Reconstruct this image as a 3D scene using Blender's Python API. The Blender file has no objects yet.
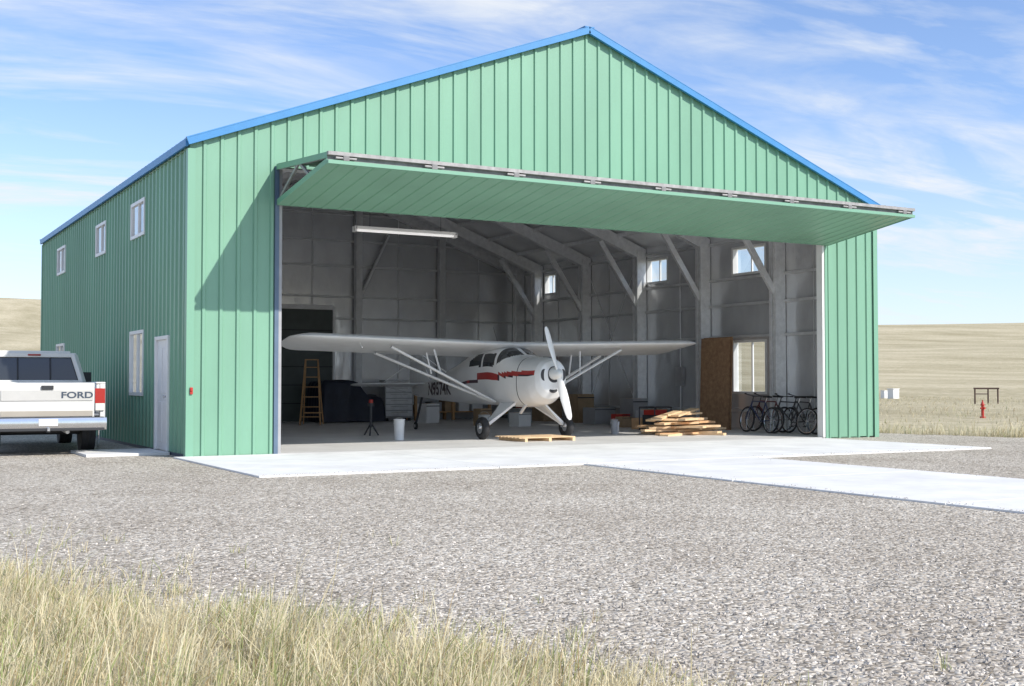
import bpy, bmesh, math, random
import numpy as np
from mathutils import Vector, Matrix
random.seed(7); rng=np.random.default_rng(7)
C=bpy.context; S=C.scene; COL=S.collection
rad=math.radians

# ------------------------------------------------------------ materials
def mat(name,color,rough=.6,metal=0,var=0.0,vscale=3,bump=0.0,bscale=30,color2=None,stretch=None,emit=None,spec=.5,coat=0):
    m=bpy.data.materials.new(name); m.use_nodes=True
    nt=m.node_tree; N=nt.nodes; L=nt.links
    b=N['Principled BSDF']; b.inputs['Roughness'].default_value=rough
    b.inputs['Metallic'].default_value=metal
    b.inputs['Specular IOR Level'].default_value=spec
    b.inputs['Coat Weight'].default_value=coat
    c=tuple(color)+(1,)
    b.inputs['Base Color'].default_value=c
    if var>0 or bump>0:
        tc=N.new('ShaderNodeTexCoord'); mp=N.new('ShaderNodeMapping')
        if stretch: mp.inputs['Scale'].default_value=stretch
        L.new(tc.outputs['Object'],mp.inputs['Vector'])
    if var>0:
        n=N.new('ShaderNodeTexNoise'); n.inputs['Scale'].default_value=vscale; n.inputs['Detail'].default_value=6
        n.inputs['Roughness'].default_value=.65
        L.new(mp.outputs[0],n.inputs['Vector'])
        r=N.new('ShaderNodeValToRGB'); r.color_ramp.elements[0].position=.3; r.color_ramp.elements[1].position=.7
        if color2 is None:
            r.color_ramp.elements[0].color=tuple(x*(1-var) for x in color)+(1,)
            r.color_ramp.elements[1].color=tuple(min(1,x*(1+var)) for x in color)+(1,)
        else:
            r.color_ramp.elements[0].color=c; r.color_ramp.elements[1].color=tuple(color2)+(1,)
        L.new(n.outputs['Fac'],r.inputs[0]); L.new(r.outputs[0],b.inputs['Base Color'])
    if bump>0:
        n2=N.new('ShaderNodeTexNoise'); n2.inputs['Scale'].default_value=bscale; n2.inputs['Detail'].default_value=5
        L.new(mp.outputs[0],n2.inputs['Vector'])
        bp=N.new('ShaderNodeBump'); bp.inputs['Strength'].default_value=bump; bp.inputs['Distance'].default_value=.02
        L.new(n2.outputs['Fac'],bp.inputs['Height']); L.new(bp.outputs[0],b.inputs['Normal'])
    if emit:
        b.inputs['Emission Color'].default_value=tuple(emit[0])+(1,); b.inputs['Emission Strength'].default_value=emit[1]
    return m

GREEN=mat('green_siding',(.190,.375,.262),.40,0,.10,.7,.09,4,stretch=(1,1,.25))
GREEN_T=mat('green_trim',(.19,.385,.27),.4)
BLUE=mat('blue_trim',(.05,.23,.50),.4,0,.08,3)
BLUEROOF=mat('blue_roof',(.05,.2,.42),.4,0,.08,2)
GALV=mat('galvanized_steel',(.82,.83,.84),.36,.3,.12,7)
GALVD=mat('steel_frame_dull',(.66,.67,.68),.42,.25,.12,5)
LINER=mat('insulation_vinyl',(.77,.78,.80),.22,0.55,.12,1.2,1.0,2.4,stretch=(1,1,.6))
LINERROOF=mat('roof_insulation',(.86,.87,.88),.3,.2,.07,1.5,1.0,2.5)
SEAM=mat('insulation_seam',(.56,.57,.58),.4,.1)
WHITE=mat('white_paint',(.80,.80,.79),.4,0,.04,4)
TRIMDK=mat('dark_trim',(.05,.07,.10),.5)
JAMBBLUE=mat('jamb_trim',(.10,.15,.22),.45,0,.1,4)
RED=mat('red_paint',(.45,.03,.02),.4)
BLACK=mat('black_rubber',(.025,.025,.027),.75,0,.2,10)
DARK=mat('dark_plastic',(.035,.036,.04),.5)
CHROME=mat('chrome',(.7,.7,.71),.15,1,.05,5)
WOOD=mat('fresh_lumber',(.70,.50,.30),.7,0,.2,5,.1,20)
WOOD2=mat('orange_lumber',(.62,.38,.20),.7,0,.25,5)
OSB=mat('plywood_brown',(.26,.14,.08),.75,0,.4,9,.2,40,color2=(.46,.29,.16))
LADW=mat('ladder_wood',(.48,.28,.13),.7,0,.2,8)
NAVY=mat('navy_tarp',(.014,.018,.034),.6,0,.3,3,.8,6)
GREYP=mat('grey_plastic',(.36,.36,.37),.5,0,.1,4)
YEL=mat('yellow_paint',(.6,.4,.04),.5)
CARD=mat('cardboard',(.40,.28,.17),.8,0,.15,4)
AIRW=mat('aircraft_white',(.78,.78,.77),.3,0,.04,2,coat=.3)
AIRWING=mat('aircraft_fabric',(.74,.75,.75),.38,0,.06,2.5,.1,3)
AIRRED=mat('aircraft_red',(.38,.03,.025),.3,coat=.3)
AIRMAR=mat('aircraft_maroon',(.05,.02,.03),.35)
ALU=mat('polished_metal',(.75,.75,.76),.25,.85,.05,5)
GLASSD=mat('dark_glass',(.03,.035,.04),.06,0,spec=.8)
TRUCKW=mat('truck_white',(.74,.73,.70),.25,0,.05,2,coat=.5)
TRUCKT=mat('truck_tan_lower',(.42,.38,.32),.3,0,.06,2,coat=.4)
TRUCKG=mat('truck_grey_trim',(.22,.23,.25),.4)
TAILR=mat('tail_light_red',(.4,.02,.015),.2,coat=.6)
AMB=mat('tail_light_white',(.7,.68,.62),.25)
LAMP=mat('lamp_tube',(.8,.8,.8),.4,emit=((1,.98,.95),.45))
DOORDK=mat('overhead_door_dark',(.06,.075,.07),.5,0,.2,2)
DTR=mat('door_truss_grey',(.33,.325,.32),.6,.1,.3,6)
DTR2=mat('door_hinge_grey',(.20,.20,.20),.6,.1,.3,6)

def glass():
    m=bpy.data.materials.new('window_glass'); m.use_nodes=True; nt=m.node_tree; N=nt.nodes; L=nt.links
    for n in list(N): N.remove(n)
    o=N.new('ShaderNodeOutputMaterial'); t=N.new('ShaderNodeBsdfTransparent'); t.inputs[0].default_value=(.9,.93,.94,1)
    g=N.new('ShaderNodeBsdfGlossy'); g.inputs['Roughness'].default_value=.02; g.inputs[0].default_value=(.95,.97,1,1)
    f=N.new('ShaderNodeLayerWeight'); f.inputs[0].default_value=.35
    r=N.new('ShaderNodeMath'); r.operation='MULTIPLY_ADD'; r.inputs[1].default_value=.6; r.inputs[2].default_value=.08; L.new(f.outputs['Facing'],r.inputs[0])
    x=N.new('ShaderNodeMixShader'); L.new(r.outputs[0],x.inputs[0]); L.new(t.outputs[0],x.inputs[1]); L.new(g.outputs[0],x.inputs[2]); L.new(x.outputs[0],o.inputs[0])
    return m
GLASS=glass()

# ------------------------------------------------------------ mesh builder
def empty(name,loc=(0,0,0),rotz=0):
    e=bpy.data.objects.new(name,None); COL.objects.link(e); e.location=loc; e.rotation_euler=(0,0,rotz); e.empty_display_size=.3
    return e
class MB:
    def __init__(s): s.v=[];s.f=[];s.m=[];s.mats=[]
    def mi(s,m):
        if m not in s.mats: s.mats.append(m)
        return s.mats.index(m)
    def add(s,vs,fs,m):
        o=len(s.v); s.v+= [tuple(x) for x in vs]; k=s.mi(m)
        for f in fs: s.f.append([i+o for i in f]); s.m.append(k)
    def box(s,a,b,m):
        x0,y0,z0=a;x1,y1,z1=b
        s.add([(x0,y0,z0),(x1,y0,z0),(x1,y1,z0),(x0,y1,z0),(x0,y0,z1),(x1,y0,z1),(x1,y1,z1),(x0,y1,z1)],
              [(3,2,1,0),(4,5,6,7),(0,1,5,4),(1,2,6,5),(2,3,7,6),(3,0,4,7)],m)
    def beam(s,p,q,w,h,m,up=(0,0,1)):
        p=Vector(p);q=Vector(q);d=(q-p).normalized();u=Vector(up)
        if abs(d.dot(u))>.98:u=Vector((0,1,0))
        r=d.cross(u).normalized();u=r.cross(d).normalized()
        vs=[]
        for c in (p,q):
            for a,b in ((-1,-1),(1,-1),(1,1),(-1,1)): vs.append(c+r*a*w/2+u*b*h/2)
        s.add(vs,[(3,2,1,0),(4,5,6,7),(0,1,5,4),(1,2,6,5),(2,3,7,6),(3,0,4,7)],m)
    def cyl(s,p,q,r0,m,r1=None,n=20,cap=True):
        if r1 is None:r1=r0
        p=Vector(p);q=Vector(q);d=(q-p).normalized();u=Vector((0,0,1))
        if abs(d.dot(u))>.95:u=Vector((0,1,0))
        r=d.cross(u).normalized();u=r.cross(d).normalized()
        vs=[]
        for c,R in((p,r0),(q,r1)):
            for i in range(n):
                a=2*math.pi*i/n; vs.append(c+r*math.cos(a)*R+u*math.sin(a)*R)
        fs=[(i,(i+1)%n,n+(i+1)%n,n+i) for i in range(n)]
        if cap: fs+= [tuple(range(n-1,-1,-1)),tuple(range(n,2*n))]
        s.add(vs,fs,m)
    def torus(s,c,axis,R,r,m,n=32,k=8):
        c=Vector(c);ax=Vector(axis).normalized();u=Vector((0,0,1)) if abs(ax.z)<.9 else Vector((1,0,0))
        a=ax.cross(u).normalized();b=a.cross(ax).normalized();vs=[];fs=[]
        for i in range(n):
            t=2*math.pi*i/n;e=a*math.cos(t)+b*math.sin(t)
            for j in range(k):
                p=2*math.pi*j/k; vs.append(c+e*(R+r*math.cos(p))+ax*r*math.sin(p))
        for i in range(n):
            for j in range(k):
                fs.append((i*k+j,((i+1)%n)*k+j,((i+1)%n)*k+(j+1)%k,i*k+(j+1)%k))
        s.add(vs,fs,m)
    def prism(s,poly,x0,x1,m,ax='x'):
        n=len(poly)
        f=(lambda a,x:(x,a[0],a[1])) if ax=='x' else (lambda a,x:(a[0],x,a[1]))
        if ax=='z': f=lambda a,x:(a[0],a[1],x)
        vs=[f(a,x0) for a in poly]+[f(a,x1) for a in poly]
        s.add(vs,[tuple(range(n-1,-1,-1)),tuple(range(n,2*n))]+[(i,(i+1)%n,n+(i+1)%n,n+i) for i in range(n)],m)
    def done(s,name,parent=None,bevel=0,angle=35,smooth=True):
        me=bpy.data.meshes.new(name); me.from_pydata(s.v,[],s.f)
        for m in s.mats: me.materials.append(m)
        me.polygons.foreach_set('material_index',s.m)
        if smooth:
            me.polygons.foreach_set('use_smooth',[True]*len(me.polygons)); me.set_sharp_from_angle(angle=rad(angle))
        me.update()
        o=bpy.data.objects.new(name,me); COL.objects.link(o)
        if parent: o.parent=parent
        if bevel:
            b=o.modifiers.new('bevel','BEVEL'); b.width=bevel; b.segments=2; b.limit_method='ANGLE'; b.angle_limit=rad(40)
        return o

# ------------------------------------------------------------ camera
W=16.4; Ld=17.1; H=5.5; AP=8.60; CX,CY,CZ=-5.30,-20.98,1.314; FPX=1207.
SL=(AP-H)/(W/2)
cam=bpy.data.cameras.new('camera'); co=bpy.data.objects.new('camera',cam); COL.objects.link(co); S.camera=co
cam.sensor_width=36; cam.lens=36*FPX/1024; cam.clip_end=20000; cam.clip_start=.05
co.location=(CX,CY,CZ); yaw=60.8
co.rotation_euler=(rad(90+1.85),0,rad(yaw-90))
Fv=np.array([math.cos(rad(yaw)),math.sin(rad(yaw))]); Rv=np.array([Fv[1],-Fv[0]])
def cw(l,d): return (CX+d*Fv[0]+l*Rv[0], CY+d*Fv[1]+l*Rv[1])

# ------------------------------------------------------------ world + sun
sd=Vector((1.4,-2.6,2.2)).normalized()
elev=math.asin(sd.z); rot=math.atan2(sd.x,sd.y)
w=bpy.data.worlds.new('World'); S.world=w; w.use_nodes=True; nt=w.node_tree; N=nt.nodes; L=nt.links
bg=N['Background']; sky=N.new('ShaderNodeTexSky'); sky.sky_type='NISHITA'; sky.sun_disc=False
sky.sun_elevation=elev; sky.sun_rotation=rot; sky.air_density=1.0; sky.dust_density=.6; sky.ozone_density=2.2; sky.altitude=600
bg.inputs[1].default_value=.15
tc=N.new('ShaderNodeTexCoord'); sp=N.new('ShaderNodeSeparateXYZ'); L.new(tc.outputs['Generated'],sp.inputs[0])
def M(op,a,b=None,c=None,clamp=False):
    n=N.new('ShaderNodeMath'); n.operation=op; n.use_clamp=clamp
    for i,x in enumerate((a,b,c)):
        if x is None: continue
        if isinstance(x,(int,float)): n.inputs[i].default_value=x
        else: L.new(x,n.inputs[i])
    return n.outputs[0]
def ramp(src,p0,p1):
    r=N.new('ShaderNodeValToRGB'); r.color_ramp.elements[0].position=p0; r.color_ramp.elements[1].position=p1; L.new(src,r.inputs[0]); return r.outputs[0]
zz=M('ADD',M('MAXIMUM',sp.outputs[2],0),.10)
cb=N.new('ShaderNodeCombineXYZ'); L.new(M('DIVIDE',sp.outputs[0],zz),cb.inputs[0]); L.new(M('DIVIDE',sp.outputs[1],zz),cb.inputs[1])
def cloudnoise(scale,loc,sx,rz,det=9,rough=.58,dist=.7):
    mp=N.new('ShaderNodeMapping'); mp.inputs['Rotation'].default_value=(0,0,rad(-(yaw-90)+rz)); mp.inputs['Scale'].default_value=(sx,1.0,1); mp.inputs['Location'].default_value=loc
    L.new(cb.outputs[0],mp.inputs[0])
    n1=N.new('ShaderNodeTexNoise'); n1.inputs['Scale'].default_value=scale; n1.inputs['Detail'].default_value=det; n1.inputs['Roughness'].default_value=rough; n1.inputs['Distortion'].default_value=dist
    L.new(mp.outputs[0],n1.inputs['Vector']); return n1.outputs['Fac']
ca_=ramp(cloudnoise(1.9,(3.1,1.7,0),.36,-14),.42,.58)
cb_=ramp(cloudnoise(.9,(5.2,2.4,0),.6,-10,4,.5,.2),.30,.50)
cc_=ramp(cloudnoise(5.0,(1.2,7.7,0),.42,-18,8,.62,.9),.32,.64)
cl=M('MULTIPLY',M('MULTIPLY',ca_,cb_),M('MULTIPLY_ADD',cc_,.6,.4))
hz=M('SUBTRACT',1,M('MULTIPLY',sp.outputs[2],4.5,clamp=True))
fac=M('MAXIMUM',M('MULTIPLY',cl,.95),M('ADD',M('MULTIPLY',hz,.45),.04),clamp=True)
tint=N.new('ShaderNodeMix'); tint.data_type='RGBA'; tint.blend_type='MULTIPLY'; tint.inputs['Factor'].default_value=1; L.new(sky.outputs[0],tint.inputs['A']); tint.inputs['B'].default_value=(1.14,1.20,1.38,1)
mx=N.new('ShaderNodeMix'); mx.data_type='RGBA'; L.new(fac,mx.inputs['Factor']); L.new(tint.outputs['Result'],mx.inputs['A']); mx.inputs['B'].default_value=(5.8,6.1,6.5,1)
L.new(mx.outputs['Result'],bg.inputs[0])
sl=bpy.data.lights.new('sun','SUN'); sl.energy=5.0; sl.angle=rad(.53); sl.color=(1,.95,.87)
so=bpy.data.objects.new('sun',sl); COL.objects.link(so); so.rotation_euler=sd.to_track_quat('Z','Y').to_euler()
S.view_settings.view_transform='Standard'; S.view_settings.look='None'; S.view_settings.exposure=0

# ------------------------------------------------------------ ground
def hterr(x,y):
    r=np.hypot(x,y); az=np.degrees(np.arctan2(y+21,x+5))
    Hh=35+13*np.clip((az-48)/32,0,1)**1.0
    Hh=np.where(np.abs(az-60)>110,20,Hh)
    t=np.clip((r-90)/620,0,1); z=Hh*(0.35*t+.65*t**2.2)
    z+= np.where(r>90,1,0)*np.clip((r-90)/300,0,1)*(1.1*np.sin(x/61.+1)+.9*np.sin(y/47.+x/90.))
    z-= np.clip((r-710)/3000,0,1)*60
    return z
radii=np.concatenate([[0],np.linspace(6,90,16),90*np.power(6000/90.,np.linspace(0,1,70))[1:]])
na=240; vs=[(0,0,0)]; fs=[]
for r in radii[1:]:
    a=np.arange(na)*2*np.pi/na; x=r*np.cos(a); y=r*np.sin(a); z=hterr(x,y); vs+=list(zip(x.tolist(),y.tolist(),z.tolist()))
for i in range(na): fs.append((0,1+i,1+(i+1)%na))
for k in range(len(radii)-2):
    o=1+k*na
    for i in range(na): fs.append((o+i,o+na+i,o+na+(i+1)%na,o+(i+1)%na))
def ground_mat():
    m=bpy.data.materials.new('dry_prairie'); m.use_nodes=True; nt=m.node_tree; N=nt.nodes; L=nt.links; b=N['Principled BSDF']; b.inputs['Roughness'].default_value=.95; b.inputs['Specular IOR Level'].default_value=.1
    tc=N.new('ShaderNodeTexCoord')
    a=N.new('ShaderNodeTexNoise'); a.inputs['Scale'].default_value=.05; a.inputs['Detail'].default_value=10; a.inputs['Roughness'].default_value=.68
    mp=N.new('ShaderNodeMapping'); mp.inputs['Rotation'].default_value=(0,0,rad(35)); mp.inputs['Scale'].default_value=(1,.35,1); L.new(tc.outputs['Object'],mp.inputs[0]); L.new(mp.outputs[0],a.inputs['Vector'])
    c=N.new('ShaderNodeTexNoise'); c.inputs['Scale'].default_value=1.3; c.inputs['Detail'].default_value=10; c.inputs['Roughness'].default_value=.75; L.new(tc.outputs['Object'],c.inputs['Vector'])
    r=N.new('ShaderNodeValToRGB'); e=r.color_ramp.elements; e[0].position=.36; e[0].color=(.42,.365,.245,1); e[1].position=.62; e[1].color=(.62,.545,.40,1)
    L.new(a.outputs['Fac'],r.inputs[0])
    r2=N.new('ShaderNodeValToRGB'); e=r2.color_ramp.elements; e[0].position=.38; e[0].color=(.70,.71,.62,1); e[1].position=.60; e[1].color=(1.05,1.05,1.03,1); L.new(c.outputs['Fac'],r2.inputs[0])
    x=N.new('ShaderNodeMix'); x.data_type='RGBA'; x.blend_type='MULTIPLY'; x.inputs['Factor'].default_value=.95; L.new(r.outputs[0],x.inputs['A']); L.new(r2.outputs[0],x.inputs['B']); L.new(x.outputs['Result'],b.inputs['Base Color'])
    bp=N.new('ShaderNodeBump'); bp.inputs['Strength'].default_value=.6; bp.inputs['Distance'].default_value=.3; L.new(c.outputs['Fac'],bp.inputs['Height']); L.new(bp.outputs[0],b.inputs['Normal'])
    return m
me=bpy.data.meshes.new('ground'); me.from_pydata(vs,[],fs); me.materials.append(ground_mat()); me.polygons.foreach_set('use_smooth',[True]*len(fs))
g=bpy.data.objects.new('ground',me); COL.objects.link(g)

def gravel_mat():
    m=bpy.data.materials.new('gravel'); m.use_nodes=True; nt=m.node_tree; N=nt.nodes; L=nt.links; b=N['Principled BSDF']; b.inputs['Roughness'].default_value=.9; b.inputs['Specular IOR Level'].default_value=.2
    tc=N.new('ShaderNodeTexCoord'); v=N.new('ShaderNodeTexVoronoi'); v.inputs['Scale'].default_value=38; L.new(tc.outputs['Object'],v.inputs['Vector'])
    v2=N.new('ShaderNodeTexVoronoi'); v2.inputs['Scale'].default_value=17; L.new(tc.outputs['Object'],v2.inputs['Vector'])
    sp=N.new('ShaderNodeSeparateColor'); L.new(v.outputs['Color'],sp.inputs[0])
    r=N.new('ShaderNodeValToRGB'); e=r.color_ramp.elements; e[0].position=0; e[0].color=(.19,.165,.135,1); e[1].position=1; e[1].color=(.78,.74,.67,1)
    q=e.new(.4); q.color=(.46,.415,.355,1); q=e.new(.7); q.color=(.53,.485,.425,1)
    L.new(sp.outputs[0],r.inputs[0])
    n=N.new('ShaderNodeTexNoise'); n.inputs['Scale'].default_value=.45; n.inputs['Detail'].default_value=9; n.inputs['Roughness'].default_value=.75; L.new(tc.outputs['Object'],n.inputs['Vector'])
    r2=N.new('ShaderNodeValToRGB'); e=r2.color_ramp.elements; e[0].position=.32; e[0].color=(.80,.77,.73,1); e[1].position=.66; e[1].color=(1.08,1.08,1.06,1); L.new(n.outputs['Fac'],r2.inputs[0])
    x=N.new('ShaderNodeMix'); x.data_type='RGBA'; x.blend_type='MULTIPLY'; x.inputs['Factor'].default_value=1; L.new(r.outputs[0],x.inputs['A']); L.new(r2.outputs[0],x.inputs['B'])
    L.new(x.outputs['Result'],b.inputs['Base Color'])
    ad=N.new('ShaderNodeMath'); ad.operation='ADD'; L.new(v.outputs['Distance'],ad.inputs[0]); L.new(v2.outputs['Distance'],ad.inputs[1])
    bp=N.new('ShaderNodeBump'); bp.invert=True; bp.inputs['Strength'].default_value=.85; bp.inputs['Distance'].default_value=.016; L.new(ad.outputs[0],bp.inputs['Height']); L.new(bp.outputs[0],b.inputs['Normal'])
    return m
GRAV=gravel_mat()
yard=[(-40,-15),(-30,14),(-12,24),(-1,24),(17,24.0),(17.6,10),(17.8,2),(19,-2.0),(24,-4.2),(34,-8),(60,-17),(60,-45),(-40,-45)]
pts=[]
for i in range(len(yard)):
    a=np.array(yard[i]);b=np.array(yard[(i+1)%len(yard)]);n=max(2,int(np.linalg.norm(b-a)/.5))
    for k in range(n):
        p=a+(b-a)*k/n+rng.normal(0,.14,2); pts.append((p[0],p[1],.004))
me=bpy.data.meshes.new('gravel_yard'); me.from_pydata(pts,[],[list(range(len(pts)))]); me.materials.append(GRAV)
COL.objects.link(bpy.data.objects.new('gravel_yard',me))

CONC=mat('concrete_light',(.72,.715,.70),.85,0,.12,1.0,.15,60,spec=.2)
CONCIN=mat('concrete_floor',(.64,.63,.61),.5,0,.12,.8,.06,40,spec=.4)
def slab(name,rects,m,z1,z0=-.1,parent=None):
    b=MB()
    for (x0,y0,x1,y1) in rects: b.box((x0,y0,z0),(x1,y1,z1),m)
    return b.done(name,parent,bevel=.008,smooth=False)
g_=.012
xs=[-.25,3.5,7.2,11.0,14.5]
slab('concrete_apron',[(xs[i]+g_/2,-4.85,xs[i+1]-g_/2,-.02) for i in range(4)],CONC,.03)
ys=[-4.86,-8.5,-12,-15.5,-19,-23,-27]
slab('concrete_walkway',[(5.0,ys[i+1]+g_,8.5,ys[i]-g_/2) for i in range(6)],CONC,.026)
slab('door_pad',[(-1.5,1.0,-.06,2.6)],CONC,.05)

# ------------------------------------------------------------ hangar
hg=empty('hangar_building')
def wallmesh(name,P,U,top,openings,m,pitch=.305,depth=.032,parent=None,bottom=0.0,smooth=False):
    prof=[(0,0),(.70,0),(.76,1),(.92,1),(.98,0)]
    us=set()
    if depth>0:
        k=0
        while k*pitch<U:
            for a,_ in prof:
                if (k+a)*pitch<U: us.add(round((k+a)*pitch,4))
            k+=1
    else:
        for k in range(int(U/2)+1): us.add(float(k*2))
    us.add(U); us.add(0.0); us.add(U/2)
    for o in openings: us.add(o[0]);us.add(o[1])
    us=sorted(x for x in us if 0<=x<=U)
    def off(u):
        if depth<=0: return 0
        f=(u/pitch)%1
        return depth*float(np.interp(f,[0,.70,.76,.92,.98,1],[0,0,1,1,0,0]))
    b=MB()
    for a,c in zip(us[:-1],us[1:]):
        if c-a<1e-4: continue
        mid=(a+c)/2; iv=[]; cur=bottom
        for o in sorted([o for o in openings if o[0]-1e-5<=mid<=o[1]+1e-5],key=lambda o:o[2]):
            if o[2]>cur+1e-4: iv.append((cur,o[2],False))
            cur=o[3]
        iv.append((cur,None,True))
        for z0,z1,t in iv:
            ta=top(a) if t else z1; tb=top(c) if t else z1
            b.add([P(a,z0,off(a)),P(c,z0,off(c)),P(c,tb,off(c)),P(a,ta,off(a))],[(0,1,2,3)],m)
    return b.done(name,parent,smooth=smooth)
gable=lambda u:(H+SL*(u if u<=W/2 else W-u))-.02
gablein=lambda u:gable(u)-.12
flat=lambda u:H
DX0,DX1,DH=1.60,14.75,5.2
lw=[(3.35,4.6,1.05,2.34),(3.35,4.6,4.25,4.97),(7.3,8.5,4.25,4.97),(12.9,14.2,4.25,4.97),(12.9,14.2,1.05,2.34)]
ld=[(1.3,2.25,0.0,2.12)]
rw=[(3.75,5.15,1.0,2.45),(3.75,5.15,4.25,5.02),(8.1,9.2,4.3,5.05),(14.5,15.3,4.35,5.07)]
wallmesh('front_wall',lambda u,z,o:(u,-o,z),W,gable,[(DX0,DX1,0,DH)],GREEN,parent=hg)
wallmesh('side_wall',lambda u,z,o:(-o,u,z),Ld,flat,lw+ld,GREEN,parent=hg)
wallmesh('side_wall_east',lambda u,z,o:(W+o,u,z),Ld,flat,rw,GREEN,parent=hg)
wallmesh('back_wall',lambda u,z,o:(u,Ld+o,z),W,gable,[],GREEN,parent=hg)
I=.12
wallmesh('front_liner',lambda u,z,o:(u,I,z),W,gablein,[(DX0,DX1,0,DH)],LINER,depth=0,parent=hg)
wallmesh('side_liner',lambda u,z,o:(I,u,z),Ld,flat,lw+ld,LINER,depth=0,parent=hg)
wallmesh('side_liner_east',lambda u,z,o:(W-I,u,z),Ld,flat,rw,LINER,depth=0,parent=hg)
wallmesh('back_liner',lambda u,z,o:(u,Ld-I,z),W,gablein,[],LINER,depth=0,parent=hg)
b=MB(); b.box((.03,0,-.1),(W-.03,Ld-.03,.03),CONCIN); b.done('hangar_floor',hg,smooth=False)
# roof
b=MB(); oh=.14; os_=.05
for sgn in (0,1):
    X=lambda x:(x if sgn==0 else W-x)
    p=[(X(-os_),-oh,H-os_*SL+.02),(X(W/2),-oh,AP+.02),(X(W/2),Ld+oh,AP+.02),(X(-os_),Ld+oh,H-os_*SL+.02)]
    b.add([ (a,c,d+.05) for a,c,d in p],[(0,1,2,3)],BLUEROOF)
    b.add([ (a,min(max(c,.0),Ld),d-.13) for a,c,d in p],[(3,2,1,0)],LINERROOF)
    for k in range(1,56):
        y=-oh+k*.31
        if y>Ld: break
        b.beam((X(-os_),y,H-os_*SL+.08),(X(W/2),y,AP+.08),.04,.03,BLUEROOF)
b.done('roof',hg,smooth=False)
b=MB()
for sgn in (0,1):
    X=lambda x:(x if sgn==0 else W-x)
    for y in (-.10,Ld+.10):
        b.beam((X(-os_-.02),y,H-os_*SL+.01),(X(W/2),y,AP+.01),.07,.14,BLUE)
    b.box((min(X(-os_-.04),X(-os_+.005)),-.06,H-os_*SL-.07),(max(X(-os_-.04),X(-os_+.005)),Ld+.06,H-os_*SL+.06),BLUE)
b.beam((W/2,-oh+.01,AP+.068),(W/2,Ld+oh-.01,AP+.068),.24,.02,BLUE)
b.done('blue_roof_trim',hg,smooth=False)
b=MB()
for x in (0,W):
    for y in (0,Ld):
        sx=-1 if x==0 else 1; sy=-1 if y==0 else 1
        b.box((min(x+sx*.045,x-sx*.09),min(y+sy*.045,y+sy*.036),0.0),(max(x+sx*.045,x-sx*.09),max(y+sy*.045,y+sy*.036),H-.12),GREEN_T)
        b.box((min(x+sx*.0445,x+sx*.035),min(y-sy*.10,y+sy*.0355),0.0),(max(x+sx*.0445,x+sx*.035),max(y-sy*.10,y+sy*.0355),H-.12),GREEN_T)
b.box((DX0-.075,-.05,0),(DX0+.0,.14,DH),JAMBBLUE); b.box((DX0,-.03,0),(DX0+.06,.16,DH-.02),GREYP)
b.box((DX1,-.05,0),(DX1+.075,.14,DH),GREEN_T); b.box((DX1-.07,-.03,0.03),(DX1,.16,DH-.02),WHITE)
b.box((-.035,0.05,0.0),(-.041,1.2,.06),TRIMDK); b.box((-.035,2.35,0.0),(-.041,Ld,.06),TRIMDK)
b.done('corner_and_jamb_trim',hg,smooth=False)

def window(name,side,y0,y1,z0,z1):
    b=MB(); x=0 if side<0 else W; s=side
    def bx(a,c,ya,za,yb,zb,m): b.box((min(x+s*a,x+s*c),ya,za),(max(x+s*a,x+s*c),yb,zb),m)
    t=.055
    bx(-.13,.05,y0-.01,z0-.01,y0+t,z1+.01,WHITE); bx(-.13,.05,y1-t,z0-.01,y1+.01,z1+.01,WHITE)
    bx(-.128,.048,y0+t,z0-.01,y1-t,z0+t,WHITE); bx(-.128,.048,y0+t,z1-t,y1-t,z1+.01,WHITE)
    ym=(y0+y1)/2
    bx(-.02,.03,ym-.02,z0+t,ym+.02,z1-t,WHITE)
    for xx,ya,yb in ((0,y0+t,ym-.02),(.012,ym+.02,y1-t)):
        X_=x+s*xx; b.add([(X_,ya,z0+t),(X_,yb,z0+t),(X_,yb,z1-t),(X_,ya,z1-t)],[(0,1,2,3)],GLASS)
    b.done(name,hg,smooth=False)
for o in lw: window('window',-1,*o)
for o in rw: window('window',1,*o)
b=MB(); y0,y1,z1=1.3,2.25,2.12
b.box((-.06,y0-.05,0.05),(.13,y0+.03,z1+.05),WHITE); b.box((-.06,y1-.03,.05),(.13,y1+.05,z1+.05),WHITE); b.box((-.058,y0+.03,z1-.02),(.128,y1-.03,z1+.048),WHITE)
b.box((-.015,y0+.03,.05),(.03,y1-.03,z1-.02),WHITE)
for za,zb in((.2,.95),(1.1,1.95)):
    for ya,yb in((y0+.13,y0+.43),(y0+.52,y1-.13)): b.box((-.024,ya,za),(-.015,yb,zb),WHITE)
b.cyl((-.015,y0+.11,1.05),(-.07,y0+.11,1.05),.02,ALU); b.cyl((-.07,y0+.11,1.05),(-.09,y0+.11,1.05),.035,ALU)
b.done('entry_door',hg,bevel=.004)
b=MB(); b.box((.02,-.075,1.10),(.07,-.046,1.22),RED); b.cyl((.045,-.075,1.17),(.045,-.09,1.17),.02,RED); b.done('red_alarm_box',hg,bevel=.005)

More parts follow.
